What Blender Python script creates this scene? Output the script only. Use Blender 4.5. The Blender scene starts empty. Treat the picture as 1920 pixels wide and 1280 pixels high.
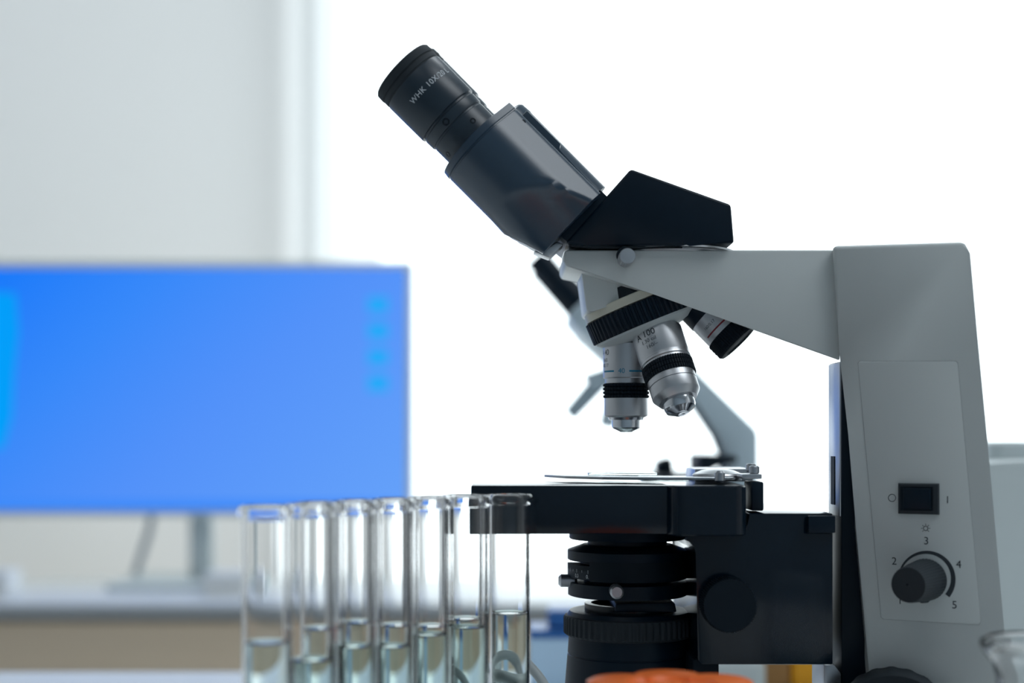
import bpy, bmesh, math, random
from mathutils import Vector, Matrix
random.seed(4)
sc = bpy.context.scene
COL = sc.collection
PI = math.pi

# ------------------------------------------------------------------ camera
F = 50.0 / 36.0 * 1920            # focal length in pixels of the 1920 frame
D0 = 0.667                        # camera distance to the microscope's middle plane
cam_d = bpy.data.cameras.new('camera')
cam = bpy.data.objects.new('camera', cam_d)
COL.objects.link(cam)
cam.location = (0, -D0, 0)
cam.rotation_euler = (PI / 2, 0, 0)
cam_d.lens = 50
cam_d.sensor_width = 36
cam_d.shift_y = 175 / 1920
cam_d.clip_start = 0.02
cam_d.dof.use_dof = True
cam_d.dof.focus_distance = 0.645
cam_d.dof.aperture_fstop = 4.2
sc.camera = cam

# ------------------------------------------------------------------ world, exposure
world = bpy.data.worlds.new('overcast_sky')
sc.world = world
world.use_nodes = True
bg = world.node_tree.nodes['Background']
bg.inputs[0].default_value = (0.90, 0.955, 1.0, 1)
bg.inputs[1].default_value = 3.0
sc.view_settings.view_transform = 'Standard'
sc.view_settings.look = 'None'
sc.view_settings.gamma = 1
sc.view_settings.use_curve_mapping = False
sc.view_settings.exposure = 0.0
try:
    sc.cycles.use_denoising = True
    sc.cycles.max_bounces = 16
    sc.cycles.transmission_bounces = 14
    sc.cycles.transparent_max_bounces = 12
    sc.cycles.sample_clamp_indirect = 6
except Exception:
    pass

def area(name, loc, rot, sx, sy, power, col=(1, 1, 1), portal=False):
    l = bpy.data.lights.new(name, 'AREA')
    l.shape = 'RECTANGLE'; l.size = sx; l.size_y = sy
    l.energy = power; l.color = col
    o = bpy.data.objects.new(name, l); COL.objects.link(o)
    o.location = loc; o.rotation_euler = rot
    if portal:
        l.cycles.is_portal = True
    return o
WX0, WX1, WZ0, WZ1, WY = -0.78, 2.30, -0.34, 1.55, 2.40
area('window_portal', ((WX0 + WX1) / 2, WY + 0.02, (WZ0 + WZ1) / 2), (-PI / 2, 0, 0),
     WX1 - WX0, WZ1 - WZ0, 1, portal=True)
CEIL = 1.75
# added fill lights at ceiling height: room fill, binocular sheen, bench and left wall
for lx, ly, sx, sy, lw in ((-0.7, -1.4, 1.1, .3, 3), (1.25, -0.65, 1.3, 1.0, 17), (0.1, 0.85, 1.1, .3, 11)):
    area('fill_light', (lx, ly, CEIL - .01), (0, 0, 0), sx, sy, lw, (0.90, 0.96, 1.0))

# ------------------------------------------------------------------ helpers
def K(px, py, Y=0.0):
    D = D0 + Y
    return Vector(((px - 960) * D / F, Y, (815 - py) * D / F))
def KR(px, py, Yref, Y):
    p = K(px, py, Yref); p.y = Y
    return p
def S(px, Y=0.0):
    return px * (D0 + Y) / F

def new():
    return bmesh.new()

def face(bm, vs):
    try:
        return bm.faces.new(vs)
    except ValueError:
        return None

def loft(bm, rings, closed=True, cap=True):
    R = [[bm.verts.new(p) for p in r] for r in rings]
    n = len(R[0])
    for i in range(len(R) - 1):
        for j in range(n if closed else n - 1):
            k = (j + 1) % n
            face(bm, (R[i][j], R[i][k], R[i + 1][k], R[i + 1][j]))
    if cap:
        face(bm, R[0]); face(bm, R[-1])
    return R

def basis(a):
    a = a.normalized()
    es = a.cross(Vector((0, 1, 0)))
    if es.length < 1e-4:
        es = Vector((1, 0, 0))
    es.normalize()
    en = a.cross(es).normalized()
    return a, es, en

def lathe(bm, prof, org, axis, n=72, teeth=0, depth=0.0, a0=0, a1=2 * PI, duty=0.5):
    """prof: list of (t, r) or (t, r, knurl) along axis"""
    a, es, en = basis(axis)
    full = abs((a1 - a0) - 2 * PI) < 1e-6
    rings = []
    N = teeth * 4 if teeth else n
    for q in prof:
        t, r = q[0], q[1]
        kn = q[2] if len(q) > 2 else 0
        ring = []
        for j in range(N if full else N + 1):
            th = a0 + (a1 - a0) * j / N
            rr = r
            if kn and teeth:
                rr = r - (depth if (j % 4) in (0, 3) else 0)
            ring.append(org + a * t + (en * math.cos(th) + es * math.sin(th)) * max(rr, 1e-5))
        rings.append(ring)
    loft(bm, rings, closed=full, cap=True)
    return bm

def cyl(bm, p0, p1, r0, r1=None, n=32, bev=0.0):
    r1 = r0 if r1 is None else r1
    ax = p1 - p0; L = ax.length
    if bev:
        prof = [(0, r0 - bev), (bev, r0), (L - bev, r1), (L, r1 - bev)]
    else:
        prof = [(0, r0), (L, r1)]
    return lathe(bm, prof, p0, ax, n)

def box(bm, x0, x1, y0, y1, z0, z1, bev=0.0, seg=2):
    vs = [bm.verts.new((x, y, z)) for x in (x0, x1) for y in (y0, y1) for z in (z0, z1)]
    fs = [(0, 1, 3, 2), (4, 6, 7, 5), (0, 4, 5, 1), (2, 3, 7, 6), (0, 2, 6, 4), (1, 5, 7, 3)]
    faces = [bm.faces.new([vs[i] for i in f]) for f in fs]
    if bev:
        es = list({e for f in faces for e in f.edges})
        bmesh.ops.bevel(bm, geom=es, offset=bev, segments=seg, profile=0.5, affect='EDGES', clamp_overlap=True)
    return bm

def prism(bm, near, far, bev=0.0, seg=2):
    """near/far: lists of world points, same count"""
    A = [bm.verts.new(p) for p in near]; B = [bm.verts.new(p) for p in far]
    n = len(A)
    fs = [bm.faces.new(A), bm.faces.new(B[::-1])]
    for i in range(n):
        k = (i + 1) % n
        fs.append(bm.faces.new((A[i], B[i], B[k], A[k])))
    if bev:
        es = list({e for f in fs for e in f.edges})
        bmesh.ops.bevel(bm, geom=es, offset=bev, segments=seg, profile=0.5, affect='EDGES', clamp_overlap=True)
    return bm

def pprism(bm, pts, Y0, Y1, bev=0.0, seg=2, Yref=None, far=None):
    Yr = Y0 if Yref is None else Yref
    near = [KR(x, y, Yr, Y0) for x, y in pts]
    f = [KR(x, y, Yr, Y1) for x, y in (far or pts)]
    return prism(bm, near, f, bev, seg)

def rrect(bm, x0, x1, y0, y1, z0, z1, r, seg=8, bev=0.0):
    pts = []
    for cx, cy, a in ((x1 - r, y1 - r, 0), (x0 + r, y1 - r, 90), (x0 + r, y0 + r, 180), (x1 - r, y0 + r, 270)):
        for k in range(seg + 1):
            t = math.radians(a + 90 * k / seg)
            pts.append((cx + r * math.cos(t), cy + r * math.sin(t)))
    if bev:
        def sh(d):
            mx, my = (x0 + x1) / 2, (y0 + y1) / 2
            sx = 1 - 2 * d / (x1 - x0); sy = 1 - 2 * d / (y1 - y0)
            return [(mx + (p[0] - mx) * sx, my + (p[1] - my) * sy) for p in pts]
        lay = [(z0, sh(bev)), (z0 + bev, pts), (z1 - bev, pts), (z1, sh(bev))]
    else:
        lay = [(z0, pts), (z1, pts)]
    loft(bm, [[Vector((x, y, z)) for x, y in P] for z, P in lay])
    return bm

def tube(bm, pts, r, n=12, sub=6):
    P = [Vector(p) for p in pts]
    Q = []
    for i in range(len(P) - 1):
        p0 = P[max(i - 1, 0)]; p1 = P[i]; p2 = P[i + 1]; p3 = P[min(i + 2, len(P) - 1)]
        for k in range(sub):
            t = k / sub
            Q.append(0.5 * ((2 * p1) + (p2 - p0) * t + (2 * p0 - 5 * p1 + 4 * p2 - p3) * t * t + (3 * p1 - p0 - 3 * p2 + p3) * t ** 3))
    Q.append(P[-1])
    up = Vector((0.3, 0.9, 0.1)).normalized()
    rings = []
    for i, q in enumerate(Q):
        d = (Q[min(i + 1, len(Q) - 1)] - Q[max(i - 1, 0)]).normalized()
        u = (up - d * up.dot(d)).normalized(); v = d.cross(u)
        up = u
        rings.append([q + (u * math.cos(2 * PI * j / n) + v * math.sin(2 * PI * j / n)) * r for j in range(n)])
    loft(bm, rings)
    return bm

def obj(name, bm, mat, parent=None, label=None, sharp=32, smooth=True):
    bmesh.ops.remove_doubles(bm, verts=bm.verts, dist=1e-7)
    bmesh.ops.recalc_face_normals(bm, faces=bm.faces)
    root = parent
    while root is not None and root.parent is not None:
        root = root.parent
    if root is not None:
        inv = root.matrix_basis.inverted()
        bmesh.ops.transform(bm, matrix=inv, verts=bm.verts)
    if smooth:
        lim = math.radians(sharp)
        for f in bm.faces:
            f.smooth = True
        for e in bm.edges:
            if len(e.link_faces) == 2 and e.calc_face_angle(0) > lim:
                e.smooth = False
    me = bpy.data.meshes.new(name)
    bm.to_mesh(me); bm.free()
    me.materials.append(mat)
    o = bpy.data.objects.new(name, me)
    COL.objects.link(o)
    if parent is not None:
        o.parent = parent
    if label:
        o['label'] = label
    return o

def thing(name, label, cat, loc, group=None, rz=0):
    o = bpy.data.objects.new(name, None); COL.objects.link(o)
    o.empty_display_size = 0.02
    o.location = loc; o.rotation_euler = (0, 0, rz)
    o['label'] = label; o['category'] = cat
    if group: o['group'] = group
    return o

def tag(o, label, cat, group=None):
    o['label'] = label; o['category'] = cat
    if group: o['group'] = group
    return o

def struct(name, bm, mat, parent=None, **k):
    o = obj(name, bm, mat, parent, **k)
    if parent is None: o['kind'] = 'structure'
    return o

def text_bm(bm, body, size, mapf, align='CENTER', bold=0.0, spacing=1.0):
    cu = bpy.data.curves.new('t', 'FONT')
    cu.body = body; cu.size = size; cu.align_x = align; cu.align_y = 'CENTER'
    cu.offset = bold; cu.space_character = spacing; cu.resolution_u = 4
    o = bpy.data.objects.new('t', cu); COL.objects.link(o)
    bpy.context.view_layer.update()
    dg = bpy.context.evaluated_depsgraph_get()
    me = o.evaluated_get(dg).to_mesh()
    vs = [bm.verts.new(mapf(v.co.x, v.co.y)) for v in me.vertices]
    for p in me.polygons:
        face(bm, [vs[i] for i in p.vertices])
    o.evaluated_get(dg).to_mesh_clear()
    bpy.data.objects.remove(o); bpy.data.curves.remove(cu)
    return bm

def cylmap(C, axis, R, phi0):
    a, es, en = basis(axis)
    def f(u, v):
        p = phi0 + u / R
        return C - a * v + (en * math.cos(p) + es * math.sin(p)) * R
    return f

# ------------------------------------------------------------------ materials
def mat(name, col, rough=0.5, metal=0.0, spec=0.5, trans=0.0, ior=1.45, emit=None, estr=0, coat=0.0, noise=0.0, nscale=200):
    m = bpy.data.materials.new(name); m.use_nodes = True
    nt = m.node_tree; b = nt.nodes['Principled BSDF']
    b.inputs['Base Color'].default_value = (*col, 1)
    b.inputs['Roughness'].default_value = rough
    b.inputs['Metallic'].default_value = metal
    b.inputs['Specular IOR Level'].default_value = spec
    b.inputs['Transmission Weight'].default_value = trans
    b.inputs['IOR'].default_value = ior
    b.inputs['Coat Weight'].default_value = coat
    if emit:
        b.inputs['Emission Color'].default_value = (*emit, 1)
        b.inputs['Emission Strength'].default_value = estr
    if noise:
        tc = nt.nodes.new('ShaderNodeTexCoord'); nz = nt.nodes.new('ShaderNodeTexNoise')
        nz.inputs['Scale'].default_value = nscale
        bp = nt.nodes.new('ShaderNodeBump'); bp.inputs['Strength'].default_value = noise
        bp.inputs['Distance'].default_value = 0.0005
        nt.links.new(tc.outputs['Object'], nz.inputs['Vector'])
        nt.links.new(nz.outputs['Fac'], bp.inputs['Height'])
        nt.links.new(bp.outputs['Normal'], b.inputs['Normal'])
    return m

M_WALL = mat('painted_wall', (0.76, 0.755, 0.75), 0.9, noise=0.1, nscale=40)
M_CEIL = mat('ceiling_paint', (0.42, 0.46, 0.49), 0.9)
M_DIMWALL = mat('grey_blue_wall_paint', (0.34, 0.40, 0.45), 0.9)
M_FLOOR = mat('floor_vinyl', (0.55, 0.58, 0.60), 0.5, noise=0.05)
M_FRAME = mat('window_frame_white', (0.8, 0.82, 0.83), 0.5)
M_PLASTIC = mat('cream_enamel', (0.66, 0.70, 0.695), 0.42, noise=0.04, nscale=900)
M_CREAM = mat('cream_metal', (0.68, 0.66, 0.55), 0.4)
M_BLACK = mat('black_satin', (0.001, 0.010, 0.022), 0.42, spec=0.3, noise=0.03, nscale=900)
M_BLACKG = mat('black_gloss', (0.004, 0.010, 0.017), 0.25)
M_STAGE = mat('black_anodised', (0.001, 0.008, 0.018), 0.16, noise=0.02, nscale=900)
M_BLACKM = mat('black_matt', (0.001, 0.008, 0.016), 0.6, spec=0.3)
M_TUBE = mat('blue_black_enamel', (0.018, 0.045, 0.080), 0.30, spec=1.0, noise=0.04, nscale=900)
M_RUBBER = mat('rubber', (0.018, 0.026, 0.034), 0.7)
M_CHROME = mat('satin_chrome', (0.60, 0.61, 0.63), 0.38, metal=1)
M_CHROMEP = mat('polished_chrome', (0.75, 0.77, 0.8), 0.16, metal=1)
M_STEEL = mat('brushed_steel', (0.55, 0.57, 0.60), 0.38, metal=1)
M_INK = mat('dark_ink', (0.035, 0.045, 0.055), 0.6)
M_WHITEINK = mat('white_ink', (0.75, 0.8, 0.85), 0.6)
M_BLUEINK = mat('blue_ink', (0.01, 0.22, 0.38), 0.5)
M_REDINK = mat('red_ink', (0.22, 0.02, 0.03), 0.5)
M_LENS = mat('lens_glass', (0.8, 0.9, 1.0), 0.02, trans=1.0, ior=1.5)
M_KNOB = mat('dark_grey_plastic', (0.018, 0.026, 0.034), 0.5)
M_GLASS = mat('clear_glass', (1, 1, 1), 0.0, trans=1.0, ior=1.36)
M_GLASSF = mat('slide_glass', (0.85, 0.96, 0.95), 0.02, trans=1.0, ior=1.5)
M_LIQ = mat('clear_liquid', (0.86, 0.96, 0.93), 0.0, trans=1.0, ior=1.33)
M_WHITE = mat('white_laminate', (0.80, 0.82, 0.82), 0.35)
M_TAN = mat('tan_wood_laminate', (0.86, 0.70, 0.52), 0.5)
M_EDGE = mat('grey_worktop_edge', (0.50, 0.53, 0.55), 0.5)
M_GREYP = mat('pale_grey_plastic', (0.60, 0.66, 0.67), 0.45)
M_GREYM = mat('mid_grey_plastic', (0.32, 0.37, 0.42), 0.5)
M_ORANGE = mat('orange_plastic', (1.0, 0.20, 0.035), 0.4)
M_BLUE = mat('blue_plastic', (0.02, 0.13, 0.42), 0.4)
M_LBLUE = mat('pale_blue_plastic', (0.55, 0.76, 0.98), 0.35)
M_BROWN = mat('brown_card', (0.42, 0.22, 0.08), 0.8)
M_YELLOW = mat('amber_plastic', (0.95, 0.42, 0.01), 0.4)
M_SCOPEB = mat('blue_grey_enamel', (0.52, 0.63, 0.70), 0.4)

def pane_mat():
    m = bpy.data.materials.new('window_glass'); m.use_nodes = True
    nt = m.node_tree; nt.nodes.clear()
    out = nt.nodes.new('ShaderNodeOutputMaterial'); mx = nt.nodes.new('ShaderNodeMixShader')
    tr = nt.nodes.new('ShaderNodeBsdfTransparent'); gl = nt.nodes.new('ShaderNodeBsdfGlossy')
    gl.inputs['Roughness'].default_value = 0.02
    tr.inputs[0].default_value = (0.96, 0.985, 0.98, 1)
    mx.inputs[0].default_value = 0.05
    nt.links.new(tr.outputs[0], mx.inputs[1]); nt.links.new(gl.outputs[0], mx.inputs[2])
    nt.links.new(mx.outputs[0], out.inputs[0])
    return m
M_PANE = pane_mat()

def screen_mat():
    """desktop picture: blue gradient, brighter cyan shape on the left"""
    m = bpy.data.materials.new('screen_image'); m.use_nodes = True
    nt = m.node_tree; b = nt.nodes['Principled BSDF']
    b.inputs['Base Color'].default_value = (0, 0, 0, 1)
    b.inputs['Specular IOR Level'].default_value = 0.1
    b.inputs['Roughness'].default_value = 0.4
    tc = nt.nodes.new('ShaderNodeTexCoord')
    sp = nt.nodes.new('ShaderNodeSeparateXYZ'); nt.links.new(tc.outputs['Object'], sp.inputs[0])
    m1 = nt.nodes.new('ShaderNodeMath'); m1.operation = 'MULTIPLY_ADD'
    m1.inputs[1].default_value = 0.95; m1.inputs[2].default_value = 0.80
    m2_ = nt.nodes.new('ShaderNodeMath'); m2_.operation = 'MULTIPLY_ADD'; m2_.inputs[1].default_value = -1.0
    nt.links.new(sp.outputs['X'], m1.inputs[0]); nt.links.new(sp.outputs['Z'], m2_.inputs[0]); nt.links.new(m1.outputs[0], m2_.inputs[2])
    rp = nt.nodes.new('ShaderNodeValToRGB')
    e = rp.color_ramp.elements
    e[0].position = 0.08; e[0].color = (0.0, 0.19, 1.0, 1)
    e[1].position = 1.0; e[1].color = (0.14, 0.38, 1.0, 1)
    x = rp.color_ramp.elements.new(0.35); x.color = (0.04, 0.26, 1.0, 1)
    x = rp.color_ramp.elements.new(0.6); x.color = (0.09, 0.30, 1.0, 1)
    nt.links.new(m2_.outputs[0], rp.inputs['Fac'])
    nt.links.new(rp.outputs['Color'], b.inputs['Emission Color'])
    b.inputs['Emission Strength'].default_value = 0.95
    return m
M_SCREEN = screen_mat()
M_CYAN = mat('screen_cyan', (0, 0, 0), 0.4, spec=0.1, emit=(0.02, 0.42, 1.0), estr=0.95)
M_BAR = mat('screen_bar', (0, 0, 0), 0.4, spec=0.1, emit=(0.05, 0.27, 1.0), estr=0.95)
M_CYAN2 = mat('screen_azure', (0, 0, 0), 0.4, spec=0.1, emit=(0.0, 0.36, 1.0), estr=0.95)

# ------------------------------------------------------------------ the room
TZ = -0.19        # near table top
FL = -0.94
LWd = Vector((-0.4124, -0.911, 0))          # direction of the slanted left wall from the window corner
A = Vector((-0.445, WY, 0)); B = A + LWd * 5.6
bm = new()
nrm = Vector((LWd.y, -LWd.x, 0))            # away from the room
prism(bm, [Vector((A.x, A.y, FL)), Vector((B.x, B.y, FL)), Vector((B.x, B.y, CEIL)), Vector((A.x, A.y, CEIL))],
      [Vector((A.x, A.y, FL)) + nrm * .1, Vector((B.x, B.y, FL)) + nrm * .1, Vector((B.x, B.y, CEIL)) + nrm * .1, Vector((A.x, A.y, CEIL)) + nrm * .1])
struct('wall_left', bm, M_WALL)
bm = new(); box(bm, WX0 - 0.2, 2.5, WY, WY + .1, FL, WZ0); box(bm, WX0 - 0.2, 2.5, WY, WY + .1, WZ1, CEIL)
box(bm, WX1, 2.5, WY, WY + .1, WZ0, WZ1); box(bm, WX0 - 0.2, WX0, WY, WY + .1, WZ0, WZ1)
struct('wall_back', bm, M_WALL, smooth=False)
bm = new(); box(bm, 2.4, 2.5, -2.8, WY, FL, CEIL); struct('wall_right', bm, M_WALL)
bm = new(); box(bm, -2.75, 2.5, -2.8, -2.7, FL, CEIL); struct('wall_front', bm, M_DIMWALL)
bm = new(); box(bm, -2.75, 2.5, -2.8, WY + .1, FL - .1, FL); struct('floor', bm, M_FLOOR)
bm = new(); box(bm, -2.75, 2.5, -2.8, WY + .1, CEIL, CEIL + .1); struct('ceiling', bm, M_CEIL)
win = bpy.data.objects.new('window_1', None); COL.objects.link(win); win.location = (WX0, WY, WZ0); win['kind'] = 'structure'
bm = new()
for x0, x1, z0, z1 in ((WX0, WX0 + .025, WZ0, WZ1), (WX1 - .04, WX1, WZ0, WZ1), (WX0 + .025, WX1 - .04, WZ0, WZ0 + .03), (WX0 + .025, WX1 - .04, WZ1 - .04, WZ1)):
    box(bm, x0, x1, WY + .03, WY + .07, z0, z1)
obj('window_frame', bm, M_FRAME, win)
bm = new(); box(bm, WX0 + .02, WX1 - .035, WY + .045, WY + .05, WZ0 + .025, WZ1 - .035); obj('pane', bm, M_PANE, win)

def fade_curtain_mat():
    m = bpy.data.materials.new('wall_fade_cloth'); m.use_nodes = True
    nt = m.node_tree; nt.nodes.clear()
    out = nt.nodes.new('ShaderNodeOutputMaterial'); mx = nt.nodes.new('ShaderNodeMixShader')
    tl = nt.nodes.new('ShaderNodeBsdfTranslucent'); df = nt.nodes.new('ShaderNodeBsdfDiffuse')
    tc = nt.nodes.new('ShaderNodeTexCoord'); sp = nt.nodes.new('ShaderNodeSeparateXYZ')
    mr = nt.nodes.new('ShaderNodeMapRange'); rp = nt.nodes.new('ShaderNodeValToRGB')
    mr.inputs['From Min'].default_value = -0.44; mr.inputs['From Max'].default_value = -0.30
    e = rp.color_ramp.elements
    e[0].color = (0.56, 0.565, 0.565, 1); e[1].color = (0.93, 0.93, 0.93, 1)  # cloth painted lighter rightward, standing in for the light fade towards the window
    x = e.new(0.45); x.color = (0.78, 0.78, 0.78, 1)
    df.inputs[0].default_value = (0.7, 0.72, 0.73, 1)
    mx.inputs[0].default_value = 0.25
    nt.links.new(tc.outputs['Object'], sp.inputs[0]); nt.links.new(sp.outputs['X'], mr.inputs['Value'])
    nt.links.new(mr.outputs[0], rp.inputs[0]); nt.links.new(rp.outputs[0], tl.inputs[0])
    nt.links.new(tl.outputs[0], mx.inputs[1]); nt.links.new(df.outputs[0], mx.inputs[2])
    nt.links.new(mx.outputs[0], out.inputs[0])
    return m
bm = new(); A1 = []; A2 = []  # added cloth, placed to soften the step from wall to bright window
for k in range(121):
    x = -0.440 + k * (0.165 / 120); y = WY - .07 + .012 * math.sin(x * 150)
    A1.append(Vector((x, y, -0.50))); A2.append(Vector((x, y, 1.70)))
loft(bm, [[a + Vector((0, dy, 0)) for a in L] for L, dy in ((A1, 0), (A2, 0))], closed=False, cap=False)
tag(obj('fade_curtain', bm, fade_curtain_mat()), 'added sheer white cloth at the left side of the window, fading the wall into its light', 'fade_curtain')

# ------------------------------------------------------------------ near table and far bench
t = thing('table', 'white table the large microscope and glassware stand on, front of the picture', 'table', (0.1, -0.05, FL))
bm = new(); box(bm, -0.75, 1.0, -0.45, 0.475, TZ - .03, TZ, .002); obj('tabletop', bm, M_WHITE, t)
for x in (-0.7, 0.95):
    for y in (-0.40, 0.43):
        bm = new(); box(bm, x - .025, x + .025, y - .025, y + .025, FL, TZ - .03); obj('leg', bm, M_STEEL, t)
BZ = -0.205
BD = 1.725 - D0
t = thing('lab_bench', 'far lab bench with grey top edge and tan drawer fronts under the monitor', 'bench', (0.2, 1.2, FL))
bm = new(); box(bm, -0.75, 1.9, BD, BD + .30, BZ - .018, BZ, .001); obj('worktop', bm, M_WHITE, t)
bm = new(); box(bm, -0.75, 1.9, BD - .004, BD - .0002, BZ - .018, BZ - .001, .001); obj('front_edge', bm, M_EDGE, t)
bm = new(); box(bm, -0.70, 1.85, BD + .02, BD + .29, FL + .08, BZ - .018); obj('cabinet_body', bm, M_TAN, t)
bm = new(); box(bm, -0.68, 1.83, BD + .05, BD + .27, FL, FL + .08); obj('plinth', bm, M_EDGE, t)
for i in range(5):
    x0 = -0.70 + i * 0.51
    bm = new(); box(bm, x0 + .003, x0 + .507, BD + .002, BD + .02, BZ - .20, BZ - .022, .0015)
    dr = obj('drawer', bm, M_TAN, t)
    bm = new(); box(bm, x0 + .18, x0 + .33, BD - .018, BD + .003, BZ - .15, BZ - .138, .002); obj('handle', bm, M_STEEL, dr)

# ------------------------------------------------------------------ monitor
MY = 1.917 - D0
t = thing('monitor', 'computer monitor with a bright blue screen on the far bench', 'monitor', (K(350, 0, MY).x, MY, BZ))
scr = lambda x, y, dy=0.0: KR(x, y, MY, MY + dy)
bm = new(); a = scr(-58, 489); c = scr(775, 968)
box(bm, a.x, c.x, MY, MY + .035, c.z, a.z, .003); obj('casing', bm, M_GREYP, t)
bm = new(); a = scr(-48, 502); c = scr(762, 957); box(bm, a.x, c.x, MY - .0015, MY + .001, c.z, a.z)
s_o = obj('screen', bm, M_SCREEN, t)
for i in range(4):
    yy = 571 + i * 49
    bm = new(); a = scr(690, yy - 15); c = scr(728, yy + 16); box(bm, a.x, c.x, MY - .0022, MY - .0015, c.z, a.z)
    obj('desktop_icon', bm, M_CYAN, s_o)
bm = new()
lp = [(-48, 545), (30, 550), (36, 620), (28, 700), (24, 780), (8, 840), (-48, 850)]
pprism(bm, lp, MY - .0022, MY - .0016, Yref=MY); obj('wallpaper_shape', bm, M_CYAN2, s_o)
bm = new(); a = scr(-48, 938); c = scr(762, 957); box(bm, a.x, c.x, MY - .0022, MY - .0015, c.z, a.z); obj('taskbar', bm, M_BAR, s_o)
bm2 = new(); a = scr(342, 965); c = scr(386, 1100)
box(bm2, a.x, c.x, MY + .037, MY + .06, BZ + .008, a.z + .1, .003); obj('stand_neck', bm2, M_GREYP, t)
bm2 = new(); a = scr(215, 0); c = scr(520, 0); rrect(bm2, a.x, c.x, MY - .06, MY + .12, BZ, BZ + .008, .02); obj('stand_base', bm2, M_GREYP, t)
bm2 = new(); tube(bm2, [scr(270, 960, .045), scr(262, 1000, .05), scr(246, 1050, .05), Vector((scr(236, 0).x, MY + .05, BZ + .012))], .005); obj('power_cable', bm2, M_GREYM, t)
# low pale things on the bench in front of the monitor
bm = new(); a = K(385, 0, 1.16); c = K(475, 0, 1.16)
rrect(bm, a.x, c.x, 1.14, 1.2, BZ, BZ + .028, .004, bev=.002)
tag(obj('paper_box', bm, M_WHITE), 'small white box on the far bench under the monitor, left of the test tubes', 'box')
bm = new(); a = K(-90, 0, 1.16); c = K(22, 0, 1.16)
rrect(bm, a.x, c.x, 1.14, 1.2, BZ, BZ + .03, .004, bev=.002)
tag(obj('paper_box', bm, M_WHITE), 'white box at the left edge of the picture on the far bench', 'box')

# ------------------------------------------------------------------ MAIN MICROSCOPE
R0 = Vector((0.12, 0.0, TZ))
ms = thing('microscope', 'large pale grey and black microscope in focus in the foreground, eyepiece pointing up left', 'microscope', R0)

# base
bm = new(); rrect(bm, 0.03, 0.235, -.085, .085, TZ, TZ + .035, .02, bev=.004); obj('base', bm, M_PLASTIC, ms)

# pillar (its near face is turned to the left of the camera)
PSI = math.radians(25); TAN = math.tan(PSI)
YL = -0.033
xl = K(1560, 0, YL).x
def PP(px, py, off=0.0):
    a_ = (px - 960) / F
    D = (D0 + YL + TAN * xl) / (1 + TAN * a_)
    p = Vector((a_ * D, D - D0, (815 - py) * D / F))
    return p + Vector((-math.sin(PSI), -math.cos(PSI), 0)) * off
PU = Vector((math.cos(PSI), -math.sin(PSI), 0))
pil = [(1559.5, 460), (1813, 452), (1819, 474), (1833, 632), (1851, 820), (1884, 1190), (1900, 1380), (1640, 1380), (1629, 1250), (1606, 1000), (1591, 820), (1573, 655)]
near = [PP(x, y) for x, y in pil]
far = []
for p in near:
    q = p.copy(); q.y = 0.045; q.x = max(q.x, 0.168); far.append(q)
    if q.z < TZ + .03: q.z = TZ + .03
for p in near: p.z = max(p.z, TZ + .03)
bm = new(); prism(bm, near, far, bev=.0022, seg=3); obj('pillar', bm, M_PLASTIC, ms, sharp=50)
# side panel: plate and seam
pn = [(1611, 676), (1793, 676), (1797, 680), (1840, 1166), (1836, 1172), (1655, 1161), (1651, 1157), (1608, 680)]
def offs(poly, d):
    cx = sum(p[0] for p in poly) / len(poly); cy = sum(p[1] for p in poly) / len(poly)
    out = []
    for x, y in poly:
        L = math.hypot(x - cx, y - cy)
        out.append((x - math.copysign(d, x - cx), y - math.copysign(d, y - cy)))
    return out
bm = new()
prism(bm, [PP(x, y, .0004) for x, y in offs(pn, 1.0)], [PP(x, y, -.001) for x, y in offs(pn, 1.0)], bev=.0002)
panel = obj('control_panel', bm, M_PLASTIC, ms)
bm = new()
o_, i_ = [PP(x, y, .00012) for x, y in offs(pn, -.7)], [PP(x, y, .00012) for x, y in offs(pn, 1.3)]
A_ = [bm.verts.new(p) for p in o_]; B_ = [bm.verts.new(p) for p in i_]
for i in range(len(A_)):
    k = (i + 1) % len(A_); face(bm, (A_[i], A_[k], B_[k], B_[i]))
obj('panel_seam', bm, M_INK, panel)

def pmap(px, py, off=.00055):
    O = PP(px, py, off)
    return lambda u, v: O + PU * u + Vector((0, 0, v))
bm = new()
for body, x, y, s in (('3', 1737, 1014, 15), ('2', 1677, 1052, 15), ('4', 1798, 1058, 15), ('1', 1688, 1126, 14), ('5', 1790, 1134, 15)):
    text_bm(bm, body, S(s, -.05) * 1.35, pmap(x, y))
def pring(bm, cx, cy, r0a, r1a, a0, a1, n=40, off=.00055, t0=None, t1=None):
    """ring sector in photo pixels on the panel plane; angle 0 = right, ccw"""
    A_ = []; B_ = []
    for k in range(n + 1):
        f = k / n; th = math.radians(a0 + (a1 - a0) * f)
        w = r0a + ((t1 if t1 is not None else r0a) - r0a) * f
        A_.append(bm.verts.new(PP(cx + r1a * math.cos(th), cy - r1a * math.sin(th), off)))
        B_.append(bm.verts.new(PP(cx + w * math.cos(th), cy - w * math.sin(th), off)))
    for k in range(n):
        face(bm, (A_[k], A_[k + 1], B_[k + 1], B_[k]))
pring(bm, 1738, 1086, 50.5, 54, 157, -38, t1=44)
pring(bm, 1673, 933, 6.2, 7.4, 0, 360)
text_bm(bm, 'I', S(17, -.05) * 1.1, pmap(1777, 937))
pring(bm, 1736, 990, 3.6, 4.8, 0, 360, n=20)
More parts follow.
